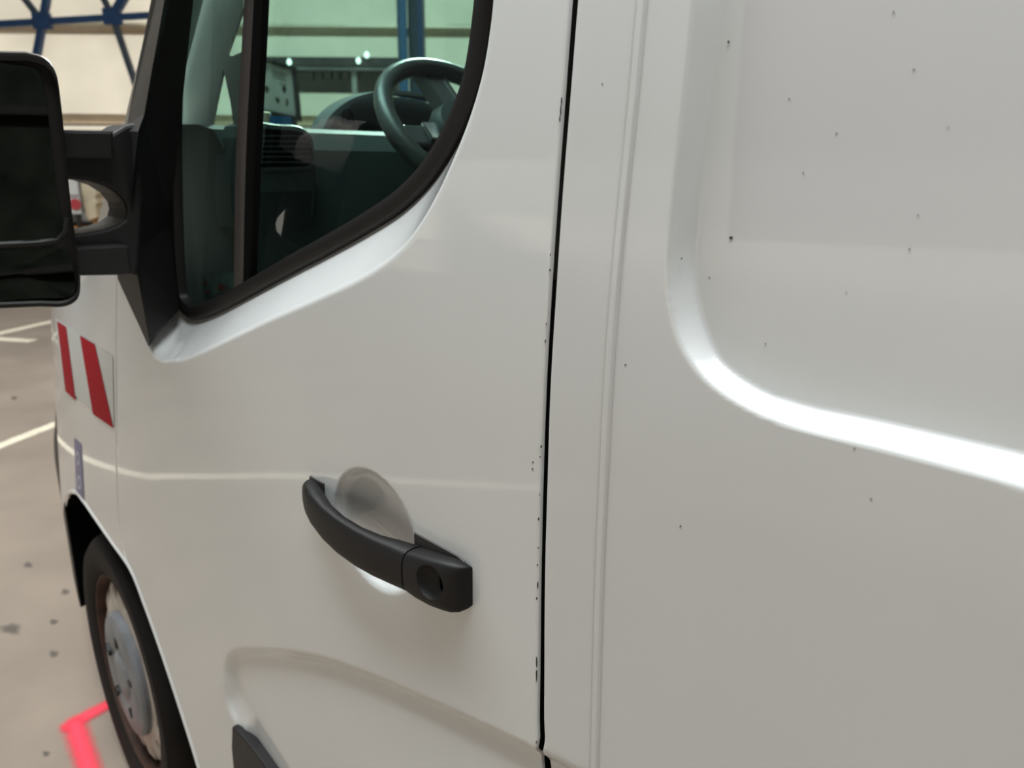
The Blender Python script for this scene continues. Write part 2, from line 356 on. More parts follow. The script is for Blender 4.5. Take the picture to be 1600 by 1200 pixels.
# ------------------------------------------------------------ things at the wall foot, seen through the mirror bracket
blocks = empty('block_wall', at_z(175, 352)*np.array([1, 1, 0])); bo = np.array(blocks.location)
thing(blocks, 'grey concrete block wall seen through the mirror bracket opening', 'wall')
D2 = 12.5
for r in range(6):
    for k in range(6):
        px = 140+k*22-(r % 2)*11; py = 350-r*17
        a = at_d(px+.6, py+16.0, D2); b = at_d(px+21.4, py+.6, D2); c = (a+b)/2
        lo = max(min(a[2], b[2]), 0.); hi_ = max(a[2], b[2])
        obox('block', np.array([c[0], c[1], (lo+hi_)/2])-bo+Fh*.1, (Rh, Fh, (0, 0, 1)), (abs((b-a)@Rh)/2, .1, (hi_-lo)/2), CONC, blocks, .01)
D3 = 11.
cv = [(123, 270), (146, 270), (147, 285), (147.5, 296), (150, 303), (148, 310), (151, 317), (149, 324), (150, 333), (151, 340), (146, 343), (138, 346), (134, 338), (130, 322), (127, 304)]
pf = [at_d(x, y, D3) for x, y in cv]; drop = at_d(138, 346, D3)
slab = prism('canvas_bundle', pf, [p+Fh*.35 for p in pf], CANVAS, None, .02)
thing(slab, 'cream canvas bundle with a ragged edge standing on the dark trolley', 'canvas bundle')
tb = empty('sign_board', at_d(112, 330, 10.7)*np.array([1, 1, 0])); to = np.array(tb.location)
thing(tb, 'white board with a red disc beside the cream canvas bundle', 'sign')
a, b = at_d(84, 272, 10.7), at_d(128, 334, 10.7); c = (a+b)/2
obox('board', c-to, (Rh, Fh, (0, 0, 1)), ((b-a)@Rh/2, .02, abs(a[2]-b[2])/2), WHITEP, tb)
rc = at_d(118, 319, 10.66)
mesh('red_disc', [rc-to+.075*(math.cos(k*math.pi/12)*Rh+np.array([0, 0, math.sin(k*math.pi/12)])) for k in range(24)]+[rc-to-Fh*.008+.075*(math.cos(k*math.pi/12)*Rh+np.array([0, 0, math.sin(k*math.pi/12)])) for k in range(24)], [tuple(range(24)), tuple(range(24, 48))]+[(k, (k+1) % 24, 24+(k+1) % 24, 24+k) for k in range(24)], REDP, tb)
a, b = at_d(84, 304, 10.67), at_d(122, 307, 10.67); c = (a+b)/2
obox('grey_stripe', c-to, (Rh, Fh, (0, 0, 1)), ((b-a)@Rh/2, .008, abs(a[2]-b[2])/2), GREYP, tb)
for px in (90, 122):
    p = at_d(px, 334, 10.72); obox('leg', np.array([p[0], p[1], p[2]/2])-to, (Rh, Fh, (0, 0, 1)), (.02, .02, p[2]/2), DARKP, tb)
tl = empty('trolley', at_z(130, 372)*np.array([1, 1, 0])); tlo = np.array(tl.location)
thing(tl, 'orange and black flat trolley on the floor under the canvas bundle', 'trolley')
p = at_d(128, 354, 10.9); hz = p[2]
obox('deck', np.array([p[0], p[1], hz-.03])-tlo+Fh*.15, (Rh, Fh, (0, 0, 1)), (.42, .3, .03), ORANGE, tl, .01)
p2 = at_d(122, 345, 10.95); obox('motor_box', np.array([p2[0], p2[1], (hz+drop[2])/2])-tlo+Fh*.2, (Rh, Fh, (0, 0, 1)), (.18, .14, max((drop[2]-hz)/2-.006, .01)), DARKP, tl, .02)
p3 = at_d(150, 345, 10.9); obox('orange_frame', np.array([p3[0], p3[1], hz+.03])-tlo+Fh*.2, (Rh, Fh, (0, 0, 1)), (.10, .1, .029), ORANGE, tl, .01)
for sx_ in (-.3, .3):
    for sy_ in (0, .28): 
        q = np.array([p[0], p[1], 0])-tlo+Rh*sx_+Fh*sy_
        rr = (hz-.06)/2
        loft('caster', [[q+Rh*rr*math.cos(k*math.pi/6)+np.array([0, 0, rr+rr*math.sin(k*math.pi/6)])+Fh*e for k in range(12)] for e in (-.02, .02)], DARKP, tl)

# notice board standing in front of the van, seen over the dash
nb = empty('notice_board', at_d(432, 180, 5.)*np.array([1, 1, 0])); no = np.array(nb.location)
thing(nb, 'dark framed notice board with five dark pictures seen over the dashboard', 'notice board')
def nbp(u, v, e=0.):                       # u across, v down, on the slanted board
    tl_, tr_, bl_, br_ = (at_d(398, 93, 4.7), at_d(456, 110, 5.2), at_d(396, 168, 4.7), at_d(462, 182, 5.2))
    p = (tl_*(1-u)+tr_*u)*(1-v)+(bl_*(1-u)+br_*u)*v
    n = np.cross(tr_-tl_, bl_-tl_); n /= np.linalg.norm(n)
    return p+n*e*(1 if n@Fh < 0 else -1)-no
prism('board', [nbp(0, 0), nbp(1, 0), nbp(1, 1), nbp(0, 1)], [nbp(0, 0, -.03), nbp(1, 0, -.03), nbp(1, 1, -.03), nbp(0, 1, -.03)], WHITEP, nb)
fr = .05
for u0, u1, v0, v1 in ((-.06, 1.05, -.08, 0), (-.06, 1.05, 1, 1.1), (1, 1.08, -.08, 1.1), (-.06, 0, -.08, 1.1)):
    q = [(u0, v0), (u1, v0), (u1, v1), (u0, v1)]
    prism('frame_rail', [nbp(*a_, .02) for a_ in q], [nbp(*a_, -.04) for a_ in q], DARKP, nb)
for u, v in ((.28, .56), (.50, .46), (.72, .47), (.54, .72), (.76, .74)):
    pts = [(u+.055*math.cos(k*math.pi/8)*(1-.35*(math.sin(k*math.pi/8) > .2)), v+.085*math.sin(k*math.pi/8)) for k in range(16)]
    prism('pictogram', [nbp(*a_, .006) for a_ in pts], [nbp(*a_, 0) for a_ in pts], DARKP, nb)
for u0, u1, v in ((.2, .3, .12), (.2, .28, .2), (.42, .82, .14), (.42, .75, .2), (.42, .8, .26), (.55, .8, .36)):
    q = [(u0, v-.018), (u1, v-.018), (u1, v+.018), (u0, v+.018)]
    prism('print_line', [nbp(*a_, .005) for a_ in q], [nbp(*a_, 0) for a_ in q], GREYP, nb)
for u in (.1, .9):
    p = nbp(u, 1.05); obox('post', np.array([p[0], p[1], p[2]/2]), (Rh, Fh, (0, 0, 1)), (.025, .025, p[2]/2), DARKP, nb)

# ------------------------------------------------------------ the van
van = empty('delivery_van', (-1.652, .07, 0)); VO = np.array(van.location)
thing(van, 'white panel van seen close along its left flank, black mirror and door handle', 'van')
van.location = (0, 0, 0)
# --- outlines on the flank
gap_poly = lambda pts: np.array([on_body(p[0], p[1], .0095*float(ss(1152, 1190, p[1])))[[0, 2]] for p in smooth(pts, 4)])
g_door = gap_poly([(893, -60), (888, 0), (877, 150), (866, 300), (856, 450), (848, 600), (843, 750), (840, 900), (838.5, 1050), (838, 1145), (841, 1175), (846, 1200), (849, 1240)])
g_side = gap_poly([(910, -60), (904, 0), (892, 150), (880, 300), (870, 450), (861, 600), (856, 750), (852, 900), (851, 1050), (851.5, 1145), (856, 1178), (861, 1200), (865, 1240)])
seam = body_poly([(1010, -60), (1003.5, 0), (990, 150), (975, 300), (961, 450), (950.5, 600), (943, 750), (936.5, 900), (931, 1100), (928.5, 1200)], 0, 4)
front_gap = body_poly([(183, 380), (183, 480), (182, 560), (182.5, 640), (183, 740), (185, 790), (190, 840), (197, 872), (204, 890)], 0, 4)
arch = body_poly([(99, 800), (101, 782), (107, 770), (117, 769), (132, 786), (150, 812), (175, 848), (204, 890), (226, 945), (250, 1012), (276, 1090), (310, 1198), (335, 1290)], 0, 6)
def curve_x(poly, z):
    o = np.argsort(poly[:, 1]); zz = poly[o, 1]; xx = poly[o, 0]
    x = np.interp(z, zz, xx)
    return x
def ext(poly, z):                       # x of a near-vertical line at height z; continued straight beyond its ends
    o = np.argsort(poly[:, 1]); zz = poly[o, 1]; xx = poly[o, 0]
    x = np.interp(z, zz, xx); k0 = (xx[3]-xx[0])/(zz[3]-zz[0]+1e-9)
    return x
win = body_poly([(300, 499), (288, 492), (277, 474), (270, 440), (265, 350), (262, 200), (262, 0), (268, -160), (300, -290), (370, -350), (560, -350), (735, -330), (774, -270), (774, -130), (764, 0), (746, 120), (723, 188), (697, 240), (664, 288), (625, 326), (580, 356), (502, 400), (460, 422), (388, 461), (340, 487), (315, 497)], .054, 5, True)
crease = body_poly([(233, 542), (246, 560), (266, 568.5), (290, 563), (410, 507), (500, 468), (560, 440), (602, 414), (632, 388), (658, 354), (686, 305), (706, 262), (735, 190), (756, 120), (767, 60), (774, 0), (784, -130), (787, -290), (745, -372), (560, -400), (360, -400)], 0, 5)
crease_main = np.vstack([body_poly([(180, 609), (225, 588), (266, 568.5)], 0, 1), crease[15:]])
crease_left = np.vstack([body_poly([(205, 300), (196, 420), (212, 500)], 0, 1), crease[:13]])
crease_poly = np.vstack([crease, body_poly([(260, -400), (250, 0), (215, 160), (205, 300), (196, 420), (215, 500)], 0, 1)])
# --- door
ZB, ZT = .36, 2.05
zs = np.arange(ZB, ZT, .003)
hx = np.where(zs > front_gap[:, 1].min(), curve_x(front_gap, zs), curve_x(arch[36:], zs))
zt_ = on_body(262, 0)[2]
hx = np.where(zs > 1.2, np.minimum(hx, hx), hx)
gx = curve_x(g_door, zs)
uu = np.concatenate([np.linspace(0, .5, 110)[:-1], np.linspace(.5, 1, 170)])
X = hx[:, None]+(gx-hx)[:, None]*uu[None, :]; Z = np.repeat(zs[:, None], len(uu), 1)
# front edge leans back above the belt with the pillar
pil = lambda z: -1.30+.0*z
def cup_off(X, Z):
    a, b = on_body(563, 729), on_body(615, 936); cx, cz = (a[0]+b[0])/2+.0, (a[2]+b[2])/2; rz = (a[2]-b[2])/2
    l, r = on_body(524, 800), on_body(652, 850); rx = (r[0]-l[0])/2; cx = (r[0]+l[0])/2
    d = np.sqrt(((X-cx)/rx)**2+((Z-cz)/rz)**2)
    return .022*np.sqrt(np.clip(1-np.clip(d, 0, 1)**2.2, 0, 1))*ss(1.0, .90, d) , (cx, cz, rx, rz)
low_line = body_poly([(385, 1260), (372, 1180), (366, 1135), (358, 1118), (352, 1095), (350.5, 1070), (349.5, 1042), (353, 1026), (362, 1016), (378, 1011.5), (410, 1011), (450, 1014), (500, 1023), (560, 1043), (640, 1076), (740, 1121), (845, 1172), (900, 1201), (960, 1232)], 0, 5)
low_poly = np.vstack([low_line, [[low_line[-1, 0]+.8, low_line[-1, 1]-.3], [low_line[-1, 0]+.8, 0], [low_line[0, 0], 0]]])
def low_off(X, Z):
    ins = inside(X, Z, low_poly); d = seg_dist(X, Z, low_line)
    soft = .016+.006*ss(-.55, -.9, X)
    fade = np.maximum(ss(.655, .72, Z), ss(-.94, -.90, X))
    fade = fade*ss(.10, -.22, X)
    return fade*np.where(ins, .0105*ss(0, 1, d/soft)*(.25+.75*np.exp(-np.maximum(d-soft, 0)/.09)), 0.)
def door_off(X, Z):
    off = np.zeros(X.shape)
    m = Z > 1.12
    insC = inside(X, Z, crease_poly) & m; insW = inside(X, Z, win)
    dc = seg_dist(X, Z, crease_main); dl = seg_dist(X, Z, crease_left); dw = seg_dist(X, Z, win, True)
    t = np.where(insW, 1., dc/(dc+dw+1e-9))
    t = np.where(insW, 1., np.clip(t, 0, 1)*ss(-.3, 1, dl/.011))
    e = .06
    prof = np.where(t < e, t*t/(2*e), t-e/2)/(1-e/2)
    off += np.where(insC, .062*prof, 0)
    off += cup_off(X, Z)[0]
    off += low_off(X, Z)
    return off
off = door_off(X, Z)
Xc = (X[:-1, :-1]+X[1:, 1:])/2; Zc = (Z[:-1, :-1]+Z[1:, 1:])/2
hole = inside(Xc, Zc, win) & (seg_dist(Xc, Zc, win, True) > .008)
# the metal in front of the sail panel is trimmed back along the pillar line
pl_ = np.array([on_body(x_, y_, 0)[[0, 2]] for x_, y_ in ((300, -330), (252, 0), (210, 195), (186, 300), (188, 430))])[::-1]
hole |= (Zc > pl_[0, 1]) & (Xc < np.interp(Zc, pl_[:, 1], pl_[:, 0]))
Y = side(X, Z)+off
# hem: the rear and front edges roll inwards
def hem(X, Y, Z, col, sgn, steps=((.0004, .0002), (.0008, .0009), (.001, .0032))):
    for dx, dy in steps: yield X[:, col]+sgn*dx, Y[:, col]+dy, Z[:, col]
def add_hems(X, Y, Z, keep, left=True, right=True):
    if right:
        L = list(hem(X, Y, Z, -1, 1)); X = np.hstack([X]+[a[:, None] for a, _, _ in L]); Y2 = np.hstack([Y]+[b[:, None] for _, b, _ in L]); Z = np.hstack([Z]+[c_[:, None] for _, _, c_ in L]); Y = Y2
        keep = np.hstack([keep]+[keep[:, -1:]]*len(L))
    if left:
        L = list(hem(X, Y, Z, 0, -1))[::-1]; X = np.hstack([a[:, None] for a, _, _ in L]+[X]); Y2 = np.hstack([b[:, None] for _, b, _ in L]+[Y]); Z = np.hstack([c_[:, None] for _, _, c_ in L]+[Z]); Y = Y2
        keep = np.hstack([keep[:, :1]]*len(L)+[keep])
    return X, Y, Z, keep
door = grid_mesh('door', *add_hems(X, Y, Z, ~hole), PAINT, van)
# --- side panel behind the door
zs2 = np.concatenate([np.arange(ZB, 1.18, .005), np.arange(1.18, 1.62, .0018), np.arange(1.62, ZT, .004)])
gx2 = curve_x(g_side, zs2); sm = curve_x(seam, zs2)
cols = [gx2+(sm-.0055-gx2)*t for t in np.linspace(0, 1, 16)]
cols += [sm+d for d in (-.0045, -.0036, -.0031, -.0027, -.0022, -.0012, 0, .0012, .0022, .0027, .0031, .0036, .0045)]
cols += [sm+.0055+(.62-sm-.0055)*t for t in np.concatenate([np.linspace(0, .5, 240)[:-1], np.linspace(.5, 1, 120)])]
cols += [np.full_like(zs2, v) for v in np.linspace(.66, 1.6, 30)]
X2 = np.stack(cols, 1); Z2 = np.repeat(zs2[:, None], X2.shape[1], 1)
r_out = body_poly([(1090, -120), (1083, 0), (1073, 100), (1063, 200), (1052, 300), (1044, 400), (1046, 467), (1062, 533), (1100, 590), (1167, 637), (1250, 670), (1375, 700), (1500, 733), (1600, 762), (1760, 806)], 0, 5)
r_in = body_poly([(1135, -120), (1126, 0), (1116, 100), (1105, 200), (1094, 300), (1084, 400), (1087, 450), (1098, 502), (1126, 563), (1187, 610), (1250, 633), (1375, 660), (1500, 688), (1600, 711), (1760, 752)], .016, 5)
far = .62
po = np.vstack([r_out, [[1.5, r_out[-1, 1]], [1.5, 2.2], [r_out[0, 0]+.01, 2.2]]]); pi_ = np.vstack([r_in, [[1.4, r_in[-1, 1]], [1.4, 2.2], [r_in[0, 0]+.01, 2.2]]])
lo_ = np.vstack([[[r_out[0, 0]+.01, 2.2]], r_out, [[1.5, r_out[-1, 1]]]]); li_ = np.vstack([[[r_in[0, 0]+.01, 2.2]], r_in, [[1.4, r_in[-1, 1]]]])
do_, di_ = seg_dist(X2, Z2, lo_), seg_dist(X2, Z2, li_)
t = np.where(inside(X2, Z2, pi_), 1, np.where(inside(X2, Z2, po), do_/(do_+di_+1e-9), 0))
off2 = .012*ss(-.06, 1.06, t)
off2 = .0175*np.clip(ss(-.12, 1.12, t), ss(-.12, 1.12, 0.), ss(-.12, 1.12, 1.))
off2 = off2-off2.min()
sd = np.abs(X2-curve_x(seam, Z2.ravel()).reshape(Z2.shape))
off2 += -.0013*ss(.0030, .0022, sd)+.0010*np.exp(-((sd-.0037)/.0006)**2)
off2 += low_off(X2, Z2)
Y2 = side(X2, Z2)+off2
panel_ = grid_mesh('side_panel', *add_hems(X2, Y2, Z2, np.ones((X2.shape[0]-1, X2.shape[1]-1), bool), True, False), PAINT2, van)
# ghost of a removed decal: a thin film in the recess
def patch(name, quadpx, off, m, parent, n=24, th=.0004):
    A = [np.array(p, float) for p in quadpx]; u = np.linspace(0, 1, n)
    Xp = np.zeros((n, n)); Yp = np.zeros((n, n)); Zp = np.zeros((n, n))
    for i, v in enumerate(u):
        for j, s_ in enumerate(u):
            q = (A[0]*(1-s_)+A[1]*s_)*(1-v)+(A[3]*(1-s_)+A[2]*s_)*v
            p = on_body(q[0], q[1], off-th); Xp[i, j], Yp[i, j], Zp[i, j] = p
    return grid_mesh(name, Xp, Yp, Zp, None, m, parent)
gq = np.array([on_body(x_, y_, .0166)[[0, 2]] for x_, y_ in ((1164, -10), (1660, -10), (1660, 397), (1137, 376))])
pv = np.zeros(len(panel_.data.vertices)*3); panel_.data.vertices.foreach_get('co', pv); pv = pv.reshape(-1, 3)
ga = panel_.data.attributes.new('ghost', 'FLOAT', 'POINT'); gi = inside(pv[:, 0], pv[:, 2], gq); gd = seg_dist(pv[:, 0], pv[:, 2], gq, True); gi = ss(-.0014, .0014, np.where(gi, gd, -gd))
ga.data.foreach_set('value', (gi*(.9-.45*ss(.02, .22, pv[:, 0]-gq[:, 0].min()-.02))).astype(np.float32))
def _ghost(m):
    t = m.node_tree; b_ = t.nodes['Principled BSDF']; r = t.nodes['Color Ramp']; at_ = t.nodes.new('ShaderNodeAttribute'); at_.attribute_name = 'ghost'
    mx = t.nodes.new('ShaderNodeMix'); mx.data_type = 'RGBA'; mx.inputs['B'].default_value = (.595, .600, .612, 1)
    t.links.new(at_.outputs['Fac'], mx.inputs['Factor']); t.links.new(r.outputs[0], mx.inputs['A']); t.links.new(mx.outputs['Result'], b_.inputs['Base Color'])
_ghost(PAINT2)
# paint chips (each only a few pixels)
def chips(spots, off, parent, nm='paint_chip'):
    V = []; F = []
    for (px, py, a, b, o_) in spots:
        base = len(V); n = 9
        rr = [random.uniform(.7, 1.2) for _ in range(n)]
        for h in (0, -.0005):
            for k in range(n):
                V.append(on_body(px+a*rr[k]*math.cos(k*2*math.pi/n), py+b*rr[k]*math.sin(k*2*math.pi/n), o_+h+.0002))
        F.append(tuple(base+n+k for k in range(n))); F += [(base+k, base+(k+1) % n, base+n+(k+1) % n, base+n+k) for k in range(n)]
    return stuff(mesh(nm, V, F, CHIP, parent))
chips([(1142, 372, 3.2, 2.4, .0164), (1138, 66, 1.6, 2.6, .016), (1065, 404, 1.3, 1.3, .006), (1108, 434, 1, 1, .0165), (1196, 537, 1, 1, .0165), (1421, 390, 1, 2, .0164), (1396, 19, 1.2, 1.4, .0164), (1233, 154, .9, 1.2, .0164), (1307, 208, 1.1, 1, .0164), (1428, 108, 1.3, .9, .0164), (1434, 336, 1, 1, .0164), (1322, 457, 1, 1, .0164), (977, 570, 1.2, 1.4, 0), (1063, 822, 1.4, 1.4, 0), (937, 952, .9, 1.8, -.0006), (941, 131, .9, 1, 0), (1361, 780, 1.4, 1.2, 0), (1335, 701, 1.6, .7, 0), (1255, 270, .8, 1, .0164), (1482, 198, .9, .9, .0164)], 0, panel_)
ch = [(877.5, 158, 1.1, 7, 0), (876, 172, 1.2, 9, 0), (874.5, 186, .9, 6, 0), (860, 398, 1, 2, 0), (859.5, 422, 1.4, 2, 0), (853.8, 506, 1.1, 1.6, 0), (852, 533, 1.2, 2.6, 0), (845.5, 698, 1.3, 2.4, 0), (844, 714, .9, 1.6, 0), (832.5, 722, 1.4, 1.3, 0), (832, 733, 1.2, 1.6, 0), (843, 773, 1, 1.4, 0), (841.5, 811, 1.2, 2.4, 0), (841, 856, .9, 1.5, 0), (839.6, 883, 1.1, 1.8, 0), (840, 914, 1.2, 7, 0), (838.6, 935, 1.1, 2.4, 0), (838.3, 1036, 1.2, 9, 0), (838.4, 1056, 1.3, 10, 0), (838, 1160, 1, 3, 0)]
chips(ch, 0, door)
# rubber seal behind the gap: pinch weld above, bare dark shut line below
zj = on_body(870, 440)[2]
for nm, z0, z1, m_ in (('door_seal', zj, ZT, RUBBER), ('shut_line', ZB, zj, VOID)):
    zz = np.append(np.arange(z0, z1, .0025), z1); xa, xb = curve_x(g_door, zz), curve_x(g_side, zz); lo2 = np.minimum(low_off(xa, zz), low_off(xb, zz))
    mesh(nm, [p for a_, b_, z_, l_ in zip(xa, xb, zz, lo2) for p in ((a_+.0006, side(a_, z_)+.0034+l_, z_), (a_+.001, side(a_, z_)+.0034+l_, z_), (a_+.002, side(a_, z_)+.010+l_, z_), (b_+.012, side(b_, z_)+.014+l_, z_))], [f for i in range(len(zz)-1) for k in range(3) for f in ((i*4+k, i*4+k+1, i*4+k+5, i*4+k+4),)], m_, van, False)

# --- window seal, panes, divider
def ring_band(name, poly, steps, m, parent):
    P = np.asarray(poly); n = len(P); T = np.roll(P, -1, 0)-np.roll(P, 1, 0); T /= np.linalg.norm(T, axis=1)[:, None]
    N = np.stack([-T[:, 1], T[:, 0]], 1)
    area = .5*np.sum(P[:, 0]*np.roll(P[:, 1], -1)-np.roll(P[:, 0], -1)*P[:, 1])
    if area < 0: N = -N
    rings = []
    for d, o_ in steps:
        Q = P+N*d; rings.append([(q[0], float(side(q[0], q[1]))+o_, q[1]) for q in Q])
    return loft(name, rings, m, parent, cap=False, angle=30), P+N*steps[-1][0]
seal, gl_edge = ring_band('window_seal', win, ((-.0015, .064), (-.001, .056), (.0015, .0525), (.006, .0505), (.012, .051), (.0175, .0535), (.019, .057), (.0195, .066)), RUBBER, door)
glP = ring_band('tmp', win, ((0, .060), (.017, .064)), RUBBER, None); bpy.data.objects.remove(glP[0]); glP = glP[1]
# divider centre line at x of the bar
def div_x(z): 
    a, b = on_body(390, 0, .060), on_body(376, 440, .060); return np.interp(z, [b[2], a[2]], [b[0], a[0]])+(z-a[2])*0
def clip(poly, keep_rear):
    out_ = []; P = [np.array(p) for p in poly]; f = lambda p: (p[0]-div_x(p[1]))*(1 if keep_rear else -1)
    for i in range(len(P)):
        a, b = P[i], P[(i+1) % len(P)]; fa, fb = f(a), f(b)
        if fa >= 0: out_.append(a)
        if fa*fb < 0: out_.append(a+(b-a)*fa/(fa-fb))
    return out_
for nm, kr in (('side_window', True), ('quarter_window', False)):
    pp = clip(glP, kr)
    prism(nm, [(p[0], float(side(p[0], p[1]))*0+.063+.187*max(p[1]-1.25, 0)**2, p[1]) for p in pp], [(p[0], .067+.187*max(p[1]-1.25, 0)**2, p[1]) for p in pp], GLASS, door)
def strip(name, L, Rr, oL, th, m, parent, n=12):
    A, B = smooth(L, 6), smooth(Rr, 6); rings = []
    for p, q in zip(A, B):
        a, b = on_body(p[0], p[1], oL), on_body(q[0], q[1], oL)
        e = np.array([0, th, 0]); rings.append([a+e, a, a*.85+b*.15-[0, .002, 0], a*.15+b*.85-[0, .002, 0], b, b+e])
    return loft(name, rings, m, parent)
dv = strip('window_divider', [(395, -340), (382, 0), (369, 240), (365, 470)], [(409, -340), (396, 0), (384, 240), (379, 470)], .056, .014, GREYRUB, door)
strip('divider_channel', [(408, -340), (395, 0), (383, 240), (378, 460)], [(424, -340), (410.5, 0), (399, 240), (391, 455)], .059, .008, VOID, door)

# --- door handle
def hpt(px, py, o): return on_body(px, py, -o)
def section(c, h, y0, y1, n=20, e=3.2):               # rounded section in the y-z plane at x=c[0]
    out_ = []
    for k in range(n):
        a = 2*math.pi*k/n; ca, sa = math.cos(a), math.sin(a)
        out_.append((c[0], (y0+y1)/2+(y1-y0)/2*math.copysign(abs(ca)**(2/e), ca), c[1]+h/2*math.copysign(abs(sa)**(2/e), sa)))
    return out_
hx0, hx1 = -.655, -.392
zc_ = lambda x: 1.128
HX0, HX1 = -.690, -.433
st = []
for u, yo, yi, h, zc in ((0, .002, -.004, .018, 1.119), (.006, .009, -.004, .026, 1.1185), (.03, .015, -.004, .031, 1.118), (.08, .0205, -.001, .0335, 1.117), (.15, .0255, .005, .035, 1.1145), (.25, .029, .012, .0365, 1.111), (.36, .0305, .015, .038, 1.1085), (.48, .030, .014, .039, 1.107), (.58, .0285, .010, .0395, 1.107), (.66, .0265, .002, .040, 1.1075), (.72, .025, -.002, .040, 1.108), (.745, .0243, -.003, .040, 1.1083)):
    st.append(section((HX0+(HX1-HX0)*u, zc), h, -yo, -yi))
hand = lab(loft('door_handle', st, HANDLE, door, angle=60), 'black plastic pull handle over a round cup')
st = []
for u, yo, h, zc in ((.752, .0241, .0395, 1.1083), (.80, .0238, .043, 1.109), (.87, .0228, .0455, 1.1105), (.92, .0208, .046, 1.112), (.955, .0185, .0455, 1.113), (.978, .0148, .0430, 1.1135), (.991, .0105, .0395, 1.114), (.998, .0055, .036, 1.1145), (1.001, .000, .033, 1.1145)):
    st.append(section((HX0+(HX1-HX0)*u, zc), h, -yo, .002, n=32, e=3.4))
lockh = lab(loft('lock_housing', st, HANDLE, door, angle=60), 'black lock housing with a scooped keyhole')
kc = at_y(671, 911, -.0225)
def cut(o, c, r, sc=(1, 1, 1)):
    bm = bmesh.new(); bmesh.ops.create_uvsphere(bm, u_segments=40, v_segments=24, radius=r)
    for v in bm.verts: v.co = Vector([c[i]+v.co[i]*sc[i] for i in range(3)])
    me = bpy.data.meshes.new('cut'); bm.to_mesh(me); bm.free(); k = bpy.data.objects.new('cut', me); C.objects.link(k)
    md = o.modifiers.new('b', 'BOOLEAN'); md.object = k; md.operation = 'DIFFERENCE'; md.solver = 'EXACT'
    bpy.context.view_layer.update(); nm = bpy.data.meshes.new_from_object(o.evaluated_get(bpy.context.evaluated_depsgraph_get()))
    o.modifiers.clear(); o.data = nm; bpy.data.objects.remove(k)
cut(lockh, kc+np.array([0, -.0105, 0]), .0195)
cut(lockh, at_y(688, 911, -.017), .0062, (.85, 1.9, 1.3))
kp = at_y(688, 911, -.017)+np.array([0, .0075, 0])
prism('keyhole', [kp+np.array([.0052*math.cos(k*math.pi/10), -.0006, .0072*math.sin(k*math.pi/10)]) for k in range(20)], [kp+np.array([.0052*math.cos(k*math.pi/10), .004, .0072*math.sin(k*math.pi/10)]) for k in range(20)], VOID, lockh)
prism('handle_gasket', [(HX0+(HX1-HX0)*u-.003*(u < .5)+.002*(u > .5), -.0015, z) for u, z in ((.006, 1.128), (.012, 1.1345), (.12, 1.1345), (.12, 1.112), (.006, 1.112))], [(HX0+(HX1-HX0)*u-.003*(u < .5), .003, z) for u, z in ((.006, 1.128), (.012, 1.1345), (.12, 1.1345), (.12, 1.112), (.006, 1.112))], GREYRUB, door, .0008)
prism('lock_gasket', [(HX0+(HX1-HX0)*u, -.0015, z) for u, z in ((.70, 1.1355), (.93, 1.136), (.965, 1.134), (.985, 1.128), (.985, 1.105), (.96, 1.094), (.70, 1.088))], [(HX0+(HX1-HX0)*u, .003, z) for u, z in ((.70, 1.1355), (.93, 1.136), (.965, 1.134), (.985, 1.128), (.985, 1.105), (.96, 1.094), (.70, 1.088))], GREYRUB, door, .0008)
# --- fender
xf = np.concatenate([np.linspace(-2.6, -2.2, 40)[:-1], np.linspace(-2.2, 0, 2)[:0]])
zs3 = np.arange(.30, 1.36, .004)
hx3 = curve_x(front_gap, zs3)-.0035
uu = np.linspace(0, 1, 240); X3 = -2.75+(hx3+2.75)[:, None]*uu[None, :]; Z3 = np.repeat(zs3[:, None], len(uu), 1)
WC = np.array([-1.652, 0, .352])
archp = np.vstack([arch, [[arch[-1, 0], -1], [arch[0, 0]-.2, -1], [arch[0, 0]-.2, arch[0, 1]]]])
Xc = (X3[:-1, :-1]+X3[1:, 1:])/2; Zc = (Z3[:-1, :-1]+Z3[1:, 1:])/2
bump_line = body_poly([(60, 640), (84, 705), (92, 745), (101, 785)], 0, 1)
hole3 = inside(Xc, Zc, archp) | ((Zc > 1.05) & (Xc > -1.30+.0*Zc) & False)
hole3 |= (Zc < .835) & (Xc < arch[0, 0]+.0)
fa, fb = on_body(184, 385), on_body(110, 440); hole3 |= Zc > fa[2]+(Xc-fa[0])*(fb[2]-fa[2])/(fb[0]-fa[0])
Y3 = side(X3, Z3)
fender = grid_mesh('fender', *add_hems(X3, Y3, Z3, ~hole3, False, True), PAINT, van)
# arch lip
lip = [np.array([p[0], float(side(p[0], p[1]))+.004, p[1]]) for p in arch[8:]]
tube('arch_lip', lip, .0065, PAINT, van, 8, (0, 1, 0))
# stickers on the fender
def film(name, px, m, parent, o_=.0012, th=.0012, sub=5):
    P = [np.array(p, float) for p in px]; pts = []
    for i in range(len(P)):
        for k in range(sub): pts.append(P[i]+(P[(i+1) % len(P)]-P[i])*k/sub)
    return prism(name, [on_body(p[0], p[1], -o_) for p in pts], [on_body(p[0], p[1], -o_+th) for p in pts], m, parent)
def film4(name, q, m, parent, o_=.0012, n=10): return patch(name, q, -o_, m, parent, n, 0.)
film4('reflective_strip', [(87, 497), (176, 556), (178, 668), (97, 602)], SILV, fender, .0008, 16)
film4('red_stripe', [(89, 502), (103, 511), (118, 626), (102, 611)], RED, fender, .0016, 14)
film4('red_stripe', [(124.5, 524), (148, 538), (177, 669), (145, 647)], RED, fender, .0016, 14)
pur = lab(film4('purple_sticker', [(115.5, 684), (126.5, 694), (131, 781), (119, 767)], PURP, fender, .001, 12), 'narrow purple sticker with two pale rings')
